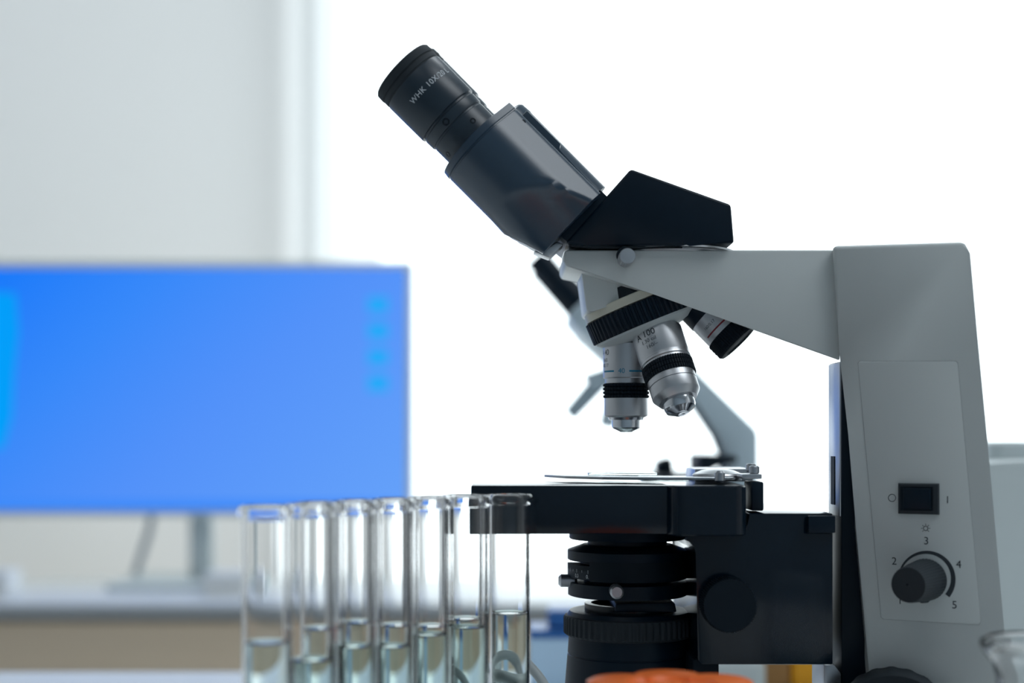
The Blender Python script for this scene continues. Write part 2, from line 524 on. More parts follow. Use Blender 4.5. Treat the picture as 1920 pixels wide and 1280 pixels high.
for k in range(7):
    th = 90 + (k - 3) * 45
    c_, s_ = math.cos(math.radians(th)), math.sin(math.radians(th))
    q = [(1736 + c_ * 5.8 - s_ * .5, 990 - s_ * 5.8 - c_ * .5), (1736 + c_ * 8.6 - s_ * .5, 990 - s_ * 8.6 - c_ * .5),
         (1736 + c_ * 8.6 + s_ * .5, 990 - s_ * 8.6 + c_ * .5), (1736 + c_ * 5.8 + s_ * .5, 990 - s_ * 5.8 + c_ * .5)]
    face(bm, [bm.verts.new(PP(x, y, .00055)) for x, y in q])
obj('printed_scale', bm, M_INK, panel, smooth=False)

# rocker switch
bm = new()
sw = [(1684, 905), (1762, 906), (1762, 965), (1684, 963)]
prism(bm, [PP(x, y, .0026) for x, y in offs(sw, 2)], [PP(x, y, 0) for x, y in sw], bev=.0002)
swo = obj('power_switch', bm, M_KNOB, ms)
bm = new(); r_in = [(1690, 911), (1751, 912), (1751, 957), (1690, 956)]
prism(bm, [PP(x, y, .0028) for x, y in r_in], [PP(x, y, .001) for x, y in r_in]); obj('switch_well', bm, M_BLACKM, swo)
bm = new(); r_a = [(1696, 914), (1747, 915), (1747, 954), (1696, 953)]
prism(bm, [PP(r_a[0][0], r_a[0][1], .0030), PP(r_a[1][0], r_a[1][1], .0048), PP(r_a[2][0], r_a[2][1], .0048), PP(r_a[3][0], r_a[3][1], .0030)],
      [PP(x, y, .0015) for x, y in r_a], bev=.0003); obj('rocker', bm, M_BLACK, swo)
# dimmer knob
bm = new()
KC = PP(1737, 1086, 0); PN = Vector((-math.sin(PSI + .18), -math.cos(PSI + .18), -0.02)).normalized()
def rk(v): return S(v, -.055)
lathe(bm, [(0, rk(39)), (.0006, rk(40), 1), (.012, rk(37), 1), (.0215, rk(33.5), 1), (.0225, rk(32)), (.0228, rk(3)), (.0223, rk(2))], KC, PN, teeth=40, depth=.0003)
kn = obj('dimmer_knob', bm, M_KNOB, ms, sharp=60)
bm = new(); a_, es_, en_ = basis(PN)
c0 = KC + a_ * .001 + es_ * rk(37) ; cyl(bm, c0, c0 + a_ * .006, .0016, .001, n=12); obj('knob_pointer', bm, M_KNOB, kn)
# coarse focus knob at the bottom
bm = new(); CC = PP(1675, 1363, -.001); CN = Vector((-.25, -1, 0)).normalized()
R_ = S(117, -.06)
lathe(bm, [(0, R_ * .97), (.001, R_, 1), (.016, R_, 1), (.018, R_ * .95), (.018, R_ * .83), (.015, R_ * .81), (.015, R_ * .3)], CC, CN, teeth=22, depth=.0004)
ck = obj('coarse_focus_knob', bm, M_RUBBER, ms)
bm = new(); lathe(bm, [(.010, R_ * .74), (.026, R_ * .74), (.028, R_ * .7), (.028, R_ * .2)], CC, CN, n=64); obj('fine_focus_knob', bm, M_KNOB, ck)

# black column with its slide rail
cx0 = K(1578, 0, -.026).x
bm = new(); pz0, pz1 = TZ + .03, K(0, 676, -.03).z
box(bm, cx0, .19, -.026, -.0015, pz0, pz1, .0004); col_o = obj('column', bm, M_BLACK, ms)
bm = new(); box(bm, cx0 - .0006, cx0 + .002, -.0248, -.0022, K(0, 968, -.026).z, pz1 - .0005, .0002); obj('slide_rail', bm, M_STEEL, col_o, label='bright metal rail face')
bm = new(); box(bm, cx0 - .0010, cx0 + .002, -.0155, -.0085, K(0, 945, -.01).z, K(0, 855, -.01).z); obj('rail_slot', bm, M_BLACKM, col_o)
bm = new(); pprism(bm, [(1545, 1246), (1565, 1246), (1577, 1262), (1577, 1300), (1545, 1300)], -.03, -.004, bev=.0006); obj('rack_block', bm, M_STEEL, col_o)

# arm
bm = new()
armn = [(1058, 471), (1064, 468.5), (1575, 468.5), (1575, 676), (1218, 549), (1062, 499), (1057, 491)]
armf = [(1058, 471), (1064, 468.5), (1575, 468.5), (1575, 640), (1300, 545), (1062, 497), (1057, 489)]
YA = -.029
near = [KR(x, y, YA, YA) for x, y in armn]; farp = [KR(x, y, YA, .03) for x, y in armf]
prism(bm, near, farp, bev=.0012, seg=3); arm = obj('arm', bm, M_PLASTIC, ms, sharp=50)
# thumb screw clamping the head
bm = new(); cyl(bm, KR(1172, 476, -.035, -.026), KR(1172, 476, -.035, -.034), S(14), n=40); ts = obj('screw_collar', bm, M_BLACKM, arm)
bm = new(); c0 = KR(1174, 484, -.035, -.030)
lathe(bm, [(0, S(14)), (.002, S(14.6), 1), (.0125, S(14.6), 1), (.0135, S(13.4)), (.0137, S(2))], c0, Vector((0, -1, 0)), teeth=36, depth=.0004)
obj('thumb_screw', bm, M_CHROME, ms, label='chrome thumb screw on the side of the arm')
# nose block under the arm
bm = new()
nb = [(1086, 494), (1260, 494), (1260, 556), (1216, 551), (1110, 586), (1103, 588), (1098, 584)]
pprism(bm, nb, -.020, .024, bev=.003, seg=3, Yref=-.012); obj('nose_block', bm, M_PLASTIC, ms, sharp=50)

# head mount and housing
bm = new(); hc = K(1222, 0, 0)
zf0, zf1 = K(0, 468.5, YA).z, K(0, 456, -.034).z
lathe(bm, [(-.0004, .0310), (.0004, .0318), (.0005, .0290), (.0013, .0290), (.0014, .0322), (.0022, .0325), (.0026, .0310)],
      Vector((hc.x + .006, 0, zf0)), Vector((0, 0, 1)), n=96); hm = obj('head_mount', bm, M_CHROME, ms, label='polished round mounting ring')
bm = new(); YH = -.034
hs = [(1058, 454), (1056, 457), (1077, 463), (1100, 463.5), (1290, 463.5), (1300, 456), (1377, 455), (1372, 383), (1184, 315)]
hn = [(1060, 455), (1100, 459), (1280, 460), (1292, 456), (1377, 456), (1371, 383), (1183, 316)]
prism(bm, [KR(x, y, YH, YH) for x, y in hn], [KR(x, y, YH, .034) for x, y in hn], bev=.0013, seg=3)
obj('prism_housing', bm, M_BLACK, ms, sharp=50)
bm = new(); pprism(bm, [(1060, 456), (1280, 460), (1280, 465), (1110, 466), (1075, 463)], -.03, .03, bev=.0004); obj('housing_foot', bm, M_BLACKG, ms)

# binocular tubes.  n = across the tube, s = along it (photo pixels, 45 degrees)
q2 = math.sqrt(0.5)
def NS(n, s, Y, Yref=-.036):
    return KR((n + s) * q2, (s - n) * q2, Yref, Y)
def interp(x, tab):
    if x <= tab[0][0]: return tab[0][1]
    for (a0, b0), (a1, b1) in zip(tab, tab[1:]):
        if x <= a1: return b0 + (b1 - b0) * (x - a0) / (a1 - a0)
    return tab[-1][1]
YC = -.036; CN_, RN = 444, 84.5
RM = S(RN, YC)
def section(s, grow=0.0):
    pts = []
    for k in range(0, 25):
        th = math.radians(180 - k * (212 / 24))
        pts.append((CN_ - (RN + grow) * math.sin(th), YC - (RM + S(grow)) * math.cos(th)))
    n0, y0 = pts[-1]
    for k in range(1, 9):
        f = k / 8; pts.append((n0 + (531 - n0) * f, y0 + .0072 * f))
    pts += [(533.5, y0 + .0082), (534.5, y0 + .0095), (534.5, -.022), (520, -.016)]
    out = []
    for n, y in pts:
        nlo = 359 - grow + max(0, s - 976) * .34
        n = max(n, nlo)
        sb = interp(n, [(381, 938), (420, 940), (469, 966), (500, 1030), (509, 1052), (540, 1100)])
        t_ = max(0, s - sb)
        if y < YC + .004: y = min(y + t_ * t_ / (t_ + 14) * .00016, YC + .004)
        out.append(NS(n, s, y))
    return out
bm = new()
ss = [834, 835.5] + [840 + 6 * k for k in range(36)] + [1054.5]
rings = [section(s, grow=(-2 if s < 835 else 0)) for s in ss]
loft(bm, rings); bt = obj('binocular_tube', bm, M_TUBE, ms, sharp=40)
# screw heads, rim
def disc_on(bmx, p, d, r, h=.0006):
    cyl(bmx, p, p + d * h, r, n=20, bev=.0002)
bm = new(); lathe(bm, [(0, S(6)), (.0009, S(6)), (.0011, S(4)), (.0006, S(3.6)), (.0006, S(1))], NS(531 - 8, 862, -.0455), Vector((0, -1, 0)), n=24)
obj('screw', bm, M_BLACKG, bt)
# collar plate between eyepiece and body
bm = new()
def collar(s, g):
    pts = []
    for k in range(49):
        th = math.radians(180 - k * (212 / 48))
        pts.append(NS(CN_ - (RN + g) * math.sin(th), s, YC - (RM + S(g)) * math.cos(th)))
    n0, y0 = CN_ + (RN + g) * math.sin(math.radians(32)), YC - (RM + S(g)) * math.cos(math.radians(32))
    for k in range(1, 9): pts.append(NS(n0 + (533 - n0) * k / 8, s, y0 + .0072 * k / 8))
    pts += [NS(535, s, y0 + .0095), NS(535, s, -.02), NS(520, s, -.015)]
    return pts
loft(bm, [collar(817, -4), collar(818, -1), collar(831, 1), collar(832.5, -1.5), collar(834.5, -1.5)])
obj('tube_collar', bm, M_TUBE, bt, sharp=40)
# hinge block between the tubes
bm = new()
hb = [(528, 838), (560, 838), (560.5, 930), (548, 934), (548, 1056), (528, 1056)]
prism(bm, [NS(n, s, -.026) for n, s in hb], [NS(n, s, .02) for n, s in hb], bev=.0006)
obj('hinge_block', bm, M_TUBE, ms)
bm = new()
hb = [(540, 930), (559.5, 932), (559.5, 1056), (540, 1056)]
prism(bm, [NS(n, s, -.012) for n, s in hb], [NS(n, s, .03) for n, s in hb], bev=.001)
obj('hinge_cover', bm, M_TUBE, ms)
bm = new(); CH = NS(500, 815, 0, 0)
AX = (NS(500, 1000, 0, 0) - NS(500, 800, 0, 0)).normalized()
lathe(bm, [(0, S(54)), (.001, S(57)), (.006, S(58.5)), (.0065, S(57.5)), (.055, S(57))], NS(500, 826, -.004, -.01), AX, n=72)
obj('hinge_dial', bm, M_TUBE, ms)
# far tube
bm = new(); lathe(bm, [(0, S(55, .03)), (.001, S(58, .03)), (.045, S(60, .03))], NS(446, 858, .034, .034), AX, n=48); obj('binocular_tube', bm, M_TUBE, ms)

def eyepiece(nc, s0, Yc, text):
    sc_ = lambda r: S(r, Yc)
    O = NS(nc, s0, Yc, Yc)
    def pr(tab): return [((s - 626) * S(1, Yc), sc_(r), *k) for s, r, *k in tab]
    bm = new()
    lathe(bm, pr([(658, 60), (658.3, 65.2), (660, 66), (745, 65.5), (747.5, 64.8), (748.2, 60.5), (752, 60.5), (752.6, 61.8), (754, 62.6), (771, 62.2), (773, 61.2), (773.6, 59.4), (777, 59.4), (778, 60), (836, 60), (836, 30)]), O, AX, n=96)
    e = obj('eyepiece', bm, M_TUBE if 0 else M_EYE, ms, sharp=28)
    bm = new()
    lathe(bm, pr([(632, 30), (629, 40), (626, 60), (626.5, 64), (629, 66.3), (641, 67), (643, 66.6), (643.6, 64.4), (645.6, 64.4), (646.2, 65.8), (655, 66), (656, 64.6), (658.5, 64.6), (658.5, 40)]), O, AX, n=96)
    obj('eye_cup', bm, M_RUBBER, e)
    bm = new(); lathe(bm, pr([(637, 1), (636, 10), (634, 20), (631.5, 31), (635, 31.5), (640, 20), (640, 1)]), O, AX, n=48); obj('eye_lens', bm, M_LENS, e)
    if text:
        a_, es_, en_ = basis(AX)
        bm = new()
        mf = cylmap(O + AX * ((694 - 626) * S(1, Yc)), AX, sc_(66.35), math.radians(11))
        text_bm(bm, 'WHK 10X/20 L', S(15, Yc), mf, spacing=1.08)
        obj('lettering', bm, M_WHITEINK, e, smooth=False)
        for s_, phi, r_ in ((764, -16, 7), (797, 19, 5.5), (803, -63, 5.5)):
            ph = math.radians(phi); d = en_ * math.cos(ph) + es_ * math.sin(ph)
            rr = 62.2 if s_ < 780 else 60
            p = O + AX * ((s_ - 626) * S(1, Yc)) + d * sc_(rr - .8)
            bm = new(); lathe(bm, [(0, sc_(r_)), (.0003, sc_(r_)), (.0003, sc_(r_ * .6)), (.0001, sc_(r_ * .5)), (.0001, sc_(.5))], p, d, n=20)
            obj('set_screw', bm, M_BLACKG, e)
    return e
M_EYE = mat('eyepiece_black', (0.012, 0.027, 0.044), 0.36, spec=0.7, noise=0.03, nscale=900)
eyepiece(439.8, 626, YC, True)
eyepiece(444, 640, .034, False)
bm = new(); prism(bm, [NS(n, s, -.033, -.033) for n, s in ((428, 1046), (545, 1046), (545, 1090), (432, 1078))], [NS(n, s, .03, -.033) for n, s in ((428, 1046), (545, 1046), (545, 1090), (432, 1078))], bev=.0006)
obj('tube_neck', bm, M_BLACK, ms)
# metal bearing under the tube end
bm = new(); pprism(bm, [(1000, 471), (1020, 474), (1044, 452), (1057, 458), (1030, 483), (1020, 479)], -.028, -.016, bev=.0006); obj('bearing_plate', bm, M_CHROME, ms, label='bright metal plate under the tube end')

# ---- nosepiece
NA = Vector((math.sin(math.radians(22)), 0, -math.cos(math.radians(22))))     # down-right
NC = K(1206, 590, 0)
bm = new()
RR = S(109)
lathe(bm, [(-.0052, RR * .97), (-.0050, RR * .99, 1), (.0046, RR * .985, 1), (.0050, RR * .96), (.0050, RR * .5)], NC, NA, teeth=64, depth=.0009)
npz = obj('nosepiece', bm, M_BLACK, ms, sharp=50)
bm = new(); lathe(bm, [(-.0098, RR * .93), (-.0094, RR * .95), (-.0058, RR * .96), (-.0050, RR * .9)], NC, NA, n=96); obj('nosepiece_ring', bm, M_CREAM, npz, label='cream ring above the knurled grip')
bm = new(); lathe(bm, [(-.0150, RR * .80), (-.0098, RR * .82), (-.0098, RR * .6)], NC, NA, n=72); obj('nosepiece_bearing', bm, M_BLACKG, npz)
bm = new(); lathe(bm, [(.004, RR * .95), (.0060, RR * .93), (.0085, RR * .78), (.0100, RR * .5), (.0105, RR * .2), (.0106, .0001)], NC, NA, n=96); obj('nosepiece_turret', bm, M_GREYP, npz, label='pale grey domed underside')

def objective(name_label, p0, p1, sizes, lines=None, band=None, m_up=None, dirn=None):
    """p0 = top centre, p1 = tip centre; sizes = list of (part, material, [(f, r_px)...])  f in px along the axis"""
    ax = (p1 - p0).normalized()
    k = (p1 - p0).length / sizes[0]
    root = None
    for part, m, tab, *kn in sizes[1]:
        bm = new()
        teeth = kn[0] if kn else 0
        lathe(bm, [(f * k, r * k, *z) for f, r, *z in tab], p0, ax, n=80, teeth=teeth, depth=.00045)
        o = obj(part, bm, m, root if root else ms, sharp=30)
        if root is None:
            root = o; o['label'] = name_label
    return root, ax, k

# 40x (upright, in the light path)
p0, p1 = K(1174, 640, 0), K(1174, 810, 0)
kn40 = []
for i in range(4):
    kn40 += [(79 + i * 7, 40.5, 1), (80.5 + i * 7, 43.2, 1), (84 + i * 7, 43.2, 1), (85.5 + i * 7, 40.5, 1)]
o40, ax, k = objective('silver objective standing upright with a blue line and number 40', p0, p1, (170, [
    ('objective', M_CHROME, [(-4, 36), (0, 38), (4, 39), (5, 43), (68, 43), (69.5, 42), (70, 39.5), (78.5, 39.5), (79, 30)]),
    ('knurled_ring', M_BLACKM, [(79, 37)] + kn40 + [(107, 37)], 40),
    ('objective_sleeve', M_CHROME, [(106, 36), (106.5, 41), (137, 41), (139, 40.5), (142, 35), (142.5, 33)]),
    ('objective_nose', M_CHROMEP, [(141, 34), (147, 32), (147.5, 27), (161, 26.5), (163, 25), (168.5, 13), (170, 11), (170, 1)]),
]))
bm = new(); text_bm(bm, '40', S(13), cylmap(p0 + ax * 57 * k, ax, S(43.15), math.radians(-16)))
for a0, a1 in ((-75, -36), (3, 40)):
    mf = cylmap(p0 + ax * 57 * k, ax, S(43.15), 0)
    for j in range(12):
        u0 = math.radians(a0 + (a1 - a0) * j / 12) * S(43.15); u1 = math.radians(a0 + (a1 - a0) * (j + 1) / 12) * S(43.15)
        h = S(1.6); face(bm, [bm.verts.new(mf(u, v)) for u, v in ((u0, -h), (u1, -h), (u1, h), (u0, h))])
obj('blue_band', bm, M_BLUEINK, o40, smooth=False)
bm = new()
text_bm(bm, 'A 40', S(15), cylmap(p0 + ax * 22 * k, ax, S(43.15), math.radians(-52)), 'RIGHT')
text_bm(bm, '0.65', S(9), cylmap(p0 + ax * 36 * k, ax, S(43.15), math.radians(-58)), 'RIGHT')
text_bm(bm, '160/0.17', S(9), cylmap(p0 + ax * 46 * k, ax, S(43.15), math.radians(-54)), 'RIGHT')
obj('lettering', bm, M_INK, o40, smooth=False)

# 100x (swung towards the camera)
p0 = K(1231, 624, -.012)
p1 = K(1280, 778, -.0285)
kn100 = []
for i in range(3):
    kn100 += [(66 + i * 9, 44.5, 1), (67 + i * 9, 46, 1), (74 + i * 9, 46, 1)]
o1, ax, k = objective('silver objective tilted towards the camera marked 100', p0, p1, (165, [
    ('objective', M_CHROME, [(-6, 40), (0, 42), (1.5, 45), (50, 45), (52, 44.2), (56, 44.2), (57, 45), (61, 45), (62.5, 43), (66, 43), (66, 30)]),
    ('knurled_ring', M_BLACKM, [(66, 40)] + kn100 + [(92, 44.5, 1), (93, 40)], 60),
    ('objective_sleeve', M_CHROME, [(92, 38), (92.5, 43), (103.6, 43), (104, 41.4), (105.4, 41.4), (105.8, 43), (124, 42.8), (126, 42), (137, 34), (137.5, 27)]),
    ('objective_nose', M_CHROMEP, [(136, 26), (138, 28), (149, 28), (151, 27), (154, 26), (156, 22), (161.5, 13), (162.5, 11), (162.5, 3), (161.5, .5)]),
]))
bm = new()
text_bm(bm, 'A 100', S(17), cylmap(p0 + ax * 15 * k, ax, 45.2 * k, math.radians(-9)), 'RIGHT', bold=S(.1))
text_bm(bm, '1.30 oil', S(10.5), cylmap(p0 + ax * 28 * k, ax, 45.2 * k, math.radians(-11)), 'RIGHT')
text_bm(bm, '160/–', S(10.5), cylmap(p0 + ax * 39 * k, ax, 45.2 * k, math.radians(-11)), 'RIGHT')
obj('lettering', bm, M_INK, o1, smooth=False)

# short one behind, swung to the right
p0 = K(1296, 553, -.004); p1 = K(1386, 643, -.010)
o4, ax, k = objective('short objective with red line and thick black end ring, half hidden under the arm', p0, p1, (127, [
    ('objective', M_BLACK, [(0, 38), (2, 44), (50, 44.5), (50.5, 40)]),
    ('objective_sleeve', M_CHROME, [(50, 40), (50.5, 43.5), (94, 43.5), (94.5, 40)]),
    ('knurled_ring', M_BLACKM, [(94, 40), (94.5, 45, 1), (99, 46, 1), (100, 45, 1), (106, 46, 1), (107, 45, 1), (113, 46, 1), (114, 45, 1), (122, 45.5, 1), (126, 42), (127, 34), (124, 30), (124, 1)], 60),
]))
bm = new(); mf = cylmap(p0 + ax * 83 * k, ax, 43.7 * k, 0)
for j in range(16):
    u0 = math.radians(-60 + 80 * j / 16) * 43.7 * k; u1 = math.radians(-60 + 80 * (j + 1) / 16) * 43.7 * k
    h = 1.5 * k; face(bm, [bm.verts.new(mf(u, v)) for u, v in ((u0, -h), (u1, -h), (u1, h), (u0, h))])
obj('red_band', bm, M_REDINK, o4, smooth=False)
bm = new()
text_bm(bm, '4', S(9), cylmap(p0 + ax * 82 * k, ax, 43.7 * k, math.radians(35)))
text_bm(bm, '160/0.17', S(8), cylmap(p0 + ax * 70 * k, ax, 43.7 * k, math.radians(-30)))
obj('lettering', bm, M_INK, o4, smooth=False)

# ---- stage
bm = new(); YS = -.052
a = K(883, 910, YS); c = K(1345, 1001, YS)
box(bm, a.x, c.x, YS, .060, c.z, a.z, .0006); stg = obj('stage', bm, M_STAGE, ms)
bm = new(); a = K(1253, 918, -.058); c = K(1404, 1005, -.058)
rrect(bm, a.x, c.x, -.058, .045, c.z, K(0, 911, YS).z + .0003, .0075, seg=8, bev=.0006); obj('stage_carriage', bm, M_STAGE, stg)
# platform and focus block
bm = new(); YB = -.045
pprism(bm, [(1284, 1002), (1284, 1012), (1298, 1016), (1305, 1023), (1308, 1036), (1308, 1238), (1316, 1246), (1562, 1246), (1562, 962), (1402, 962), (1402, 1002)], YB, .048, bev=.0008)
fb = obj('focus_block', bm, M_STAGE, ms)
bm = new(); pprism(bm, [(1300, 1236), (1348, 1236), (1348, 1330), (1296, 1330)], YB + .004, .02, bev=.0006); obj('block_foot', bm, M_BLACKM, fb)
bm = new(); a = K(1513, 966, YB); c = K(1564, 998, YB); box(bm, a.x, c.x, YB - .003, YB + .01, c.z, a.z, .0005); obj('end_stop', bm, M_BLACK, fb)
bm = new(); cc = K(1362, 1130, YB)
lathe(bm, [(0, S(50, YB)), (.001, S(51, YB), 1), (.010, S(51, YB), 1), (.0112, S(48, YB)), (.0112, S(1))], Vector((cc.x, YB + .0005, cc.z)), Vector((0, -1, 0)), teeth=70, depth=.0006)
obj('stage_height_knob', bm, M_BLACKM, ms)
bm = new(); a = K(1308, 0, .05)
# post of the drive
bm = new() if bm is None else bm
a = K(1404, 902, -.035); c = K(1427, 956, -.035)
box(bm, a.x, c.x, -.042, -.022, c.z, a.z, .0008); obj('drive_post', bm, M_BLACK, stg)
# slide holder
hz = K(0, 905, -.03).z
zst = K(0, 910, YS).z
bm = new()
a = K(1128, 0, -.045).x
hp = [(1020, .012), (1060, -.01), (1130, -.026), (1230, -.034), (1330, -.036), (1372, -.034), (1380, -.022), (1330, -.024), (1240, -.022), (1160, -.012), (1100, .004), (1070, .014)]
zz = zst + .0018
lo = [Vector(((x - 960) * (D0 + y) / F, y, zz)) for x, y in hp]; hi = [p + Vector((0, 0, .0012)) for p in lo]
prism(bm, lo, hi, bev=.0002); clip = obj('slide_holder', bm, M_STEEL, stg, label='thin metal slide holder arm')
bm = new()
hp = [(1310, -.03), (1405, -.03), (1405, .03), (1310, .03)]
zz2 = zst + .0038
box(bm, K(1303, 0, 0).x, K(1412, 0, 0).x, .0, .035, zst, zst + .006, .0006); obj('slide_clamp', bm, M_CHROME, clip)
bm = new(); cz = K(1348, 0, -.02)
lathe(bm, [(0, S(44)), (.0022, S(46)), (.003, S(44)), (.0045, S(30)), (.0053, S(12)), (.0055, S(1))], Vector((cz.x, -.015, zst + .0012)), Vector((0, 0, 1)), n=48); obj('spring_disc', bm, M_CHROME, clip)
bm = new(); c0 = K(1349, 895, -.04)
cyl(bm, Vector((c0.x, -.041, zst + .0008)), Vector((c0.x, -.041, zst + .0062)), S(9.5, -.04), n=28, bev=.001)
obj('pivot_pin', bm, M_STEEL, clip)
bm = new(); a = K(1388, 888, -.035); c = K(1425, 897, -.035); box(bm, a.x, c.x, -.04, -.024, c.z, a.z, .0004); obj('holder_bracket', bm, M_STEEL, clip)
for x, y, Yy in ((1414, 880, -.033), (1408, 876, -.012)):
    bm = new(); p = K(x, y + 8, Yy); cyl(bm, p, p + Vector((0, 0, S(15, Yy))), S(9.5, Yy), n=24, bev=.0005); obj('bracket_screw', bm, M_STEEL, clip)

# ---- condenser
def ring(name, tab, m, parent, cx=1176, teeth=0, depth=.0006, n=96, a0=0, a1=2 * PI):
    """tab: (py, r_px)"""
    bm = new(); z0 = K(0, tab[0][0], 0).z; O = Vector((K(cx, 0, 0).x, 0, z0))
    lathe(bm, [(z0 - K(0, p[0], 0).z, S(p[1]), *p[2:]) for p in tab], O, Vector((0, 0, -1)), n=n, teeth=teeth, depth=depth, a0=a0, a1=a1)
    return obj(name, bm, m, parent)
cd = ring('condenser', [(990, 108), (1007, 109), (1009, 107), (1010, 74), (1019, 74), (1019, 84), (1020, 86), (1029, 111), (1030, 112), (1047, 112), (1048, 110), (1048, 60)], M_BLACK, ms)
ring('iris_ring', [(1048, 88), (1062, 88), (1062, 111), (1063, 112), (1079, 112), (1080, 110), (1082, 82), (1092, 80)], M_BLACK, cd)
ring('iris_guard', [(1046, 110), (1046, 112.5), (1081, 112.5), (1082, 110), (1082, 84), (1046, 84)], M_BLACKM, cd, n=60, a0=math.radians(-42), a1=math.radians(150))
bm = new(); O = Vector((K(1176, 0, 0).x, 0, 0)); 
lathe(bm, [(0, S(84)), (0, S(112)), (.0026, S(112)), (.0026, S(84))], O + Vector((0, 0, K(0, 1054, 0).z)), Vector((0, 0, -1)), n=24, a0=math.radians(-95), a1=math.radians(-40)); obj('iris_lever', bm, M_BLACKM, cd)
bm = new()
for i, ph in enumerate((-80, -74, -67, -60, -52, -44)):
    mf = cylmap(O + Vector((0, 0, K(0, 1064.5, 0).z)), Vector((0, 0, -1)), S(112.3), math.radians(ph))
    w = S(.35); h = S(3.2 if i % 2 else 2.2); face(bm, [bm.verts.new(mf(u, v)) for u, v in ((-w, -h), (w, -h), (w, h), (-w, h))])
for ph, tx in ((-60, '0.3'), (-43.5, '0.1')):
    text_bm(bm, tx, S(9.5), cylmap(O + Vector((0, 0, K(0, 1073.5, 0).z)), Vector((0, 0, -1)), S(112.3), math.radians(ph)))
obj('scale_marks', bm, M_WHITEINK, cd, smooth=False)
ring('filter_holder', [(1088, 60), (1088, 109), (1089, 111), (1113, 111), (1114, 109), (1114, 60)], M_BLACK, cd)
bm = new(); p = K(1066, 1088, -.004); cyl(bm, p + Vector((.004, 0, 0)), K(1047, 1088, -.004), S(12), n=32, bev=.0012); obj('centring_screw', bm, M_STEEL, cd, label='grey centring screw pointing left')
bm = new(); p = KR(1156, 1108.5, -.03, -.024); cyl(bm, p, p + Vector((0, -.0095, 0)), S(13, -.03), n=32, bev=.0008); obj('centring_screw', bm, M_STEEL, cd, label='grey centring screw facing the camera')
# ---- light collector on the base
lc = ring('light_collector', [(1150, 60), (1141, 100), (1143, 112), (1152, 118), (1156, 118), (1157, 114), (1190, 114), (1190, 113.5), (1221, 115.5), (1222, 114.3), (1223.5, 114.3), (1225, 116), (1280, 120.5), (1400, 128), (1440, 130), (1440, 60)], M_BLACK, ms, cx=1180)
ring('knurled_ring', [(1150, 116), (1152, 121), (1156, 123.5, 1), (1184, 123.5, 1), (1187, 120), (1190, 114)], M_RUBBER, lc, cx=1180, teeth=60, depth=.0007)
bm = new(); O = Vector((K(1180, 0, 0).x, 0, 0))
zt = K(0, 1141, 0).z
lathe(bm, [(0, S(84)), (.0035, S(84)), (.0035, S(72)), (.001, S(70)), (.001, S(1))], O + Vector((0, 0, zt - .0005)), Vector((0, 0, 1)), n=72); obj('filter_tray', bm, M_BLACKG, lc)
bm = new(); pprism(bm, [(1152, 1128), (1262, 1126), (1266, 1144), (1150, 1144)], -.022, .02, bev=.0008, Yref=-.015); obj('filter_slot', bm, M_BLACK, lc)

# ---- slides on the stage
def slide(px0, px1, Y0, Y1, z0, h, lab, m=M_GLASSF):
    bm = new(); box(bm, K(px0, 0, Y0).x, K(px1, 0, Y0).x, Y0, Y1, z0, z0 + h, .0001)
    return tag(obj('glass_slide', bm, m), lab, 'slide')
slide(1104, 1232, -.008, .018, zst + .0032, .0011, 'clear glass slide lying higher on the slide holder under the upright objective')
slide(1205, 1300, .02, .045, zst + .0, .0012, 'clear glass slide at the back of the stage, right of the higher slide')

# ------------------------------------------------------------------ second microscope (far bench, out of focus)
Y2 = 1.09 - D0
m2 = thing('microscope', 'smaller blurred blue grey microscope behind the large one, seen under its arm', 'microscope', (K(1300, 0, Y2).x, Y2, TZ))
def p2(name, pts, y0, y1, m, bev=.003, par=None, lab=None):
    bm = new(); pprism(bm, pts, Y2 + y0, Y2 + y1, bev=bev, Yref=Y2); return obj(name, bm, m, par or m2, label=lab)
def c2(name, a, b, r0, r1, m, dy=0, par=None, n=32):
    bm = new(); cyl(bm, KR(*a, Y2, Y2 + dy), KR(*b, Y2, Y2 + dy), S(r0, Y2), S(r1, Y2), n=n, bev=.001); return obj(name, bm, m, par or m2)
e2 = c2('eyepiece', (1005, 492), (1042, 534), 22, 21, M_BLACK, -.03)
c2('eyepiece_barrel', (1040, 534), (1095, 590), 26, 30, M_BLACK, -.03, par=e2)
e2 = c2('eyepiece', (1010, 494), (1100, 590), 17, 22, M_BLACK, .035)
p2('binocular_head', [(1060, 598), (1100, 560), (1180, 600), (1240, 650), (1210, 700), (1150, 690), (1090, 635)], -.05, .05, M_SCOPEB)
p2('arm', [(1150, 660), (1230, 640), (1300, 700), (1412, 808), (1414, 1080), (1362, 1080), (1364, 850), (1350, 815), (1290, 725), (1200, 706)], -.025, .025, M_SCOPEB, bev=.004)
c2('nosepiece', (1140, 690), (1150, 722), 48, 42, M_SCOPEB)
c2('objective', (1122, 718), (1068, 778), 16, 13, M_SCOPEB)
c2('objective', (1150, 730), (1132, 800), 16, 13, M_SCOPEB, -.03)
c2('objective', (1170, 720), (1185, 780), 14, 12, M_SCOPEB, .03)
st2 = p2('stage', [(1130, 885), (1364, 885), (1364, 902), (1130, 902)], -.05, .045, M_BLACK)
p2('slide_holder', [(1226, 866), (1234, 860), (1252, 856), (1256, 885), (1226, 885)], -.03, .0, M_BLACKM, par=st2)
p2('stage_drive', [(1297, 850), (1365, 852), (1365, 864), (1318, 868), (1316, 885), (1298, 885)], -.05, .02, M_BLACKM, par=st2)
bm = new(); p = KR(1385, 1000, Y2, Y2 - .045); cyl(bm, p, p + Vector((0, .09, 0)), S(34, Y2), n=40, bev=.002); obj('focus_knob', bm, M_BLACK, m2)
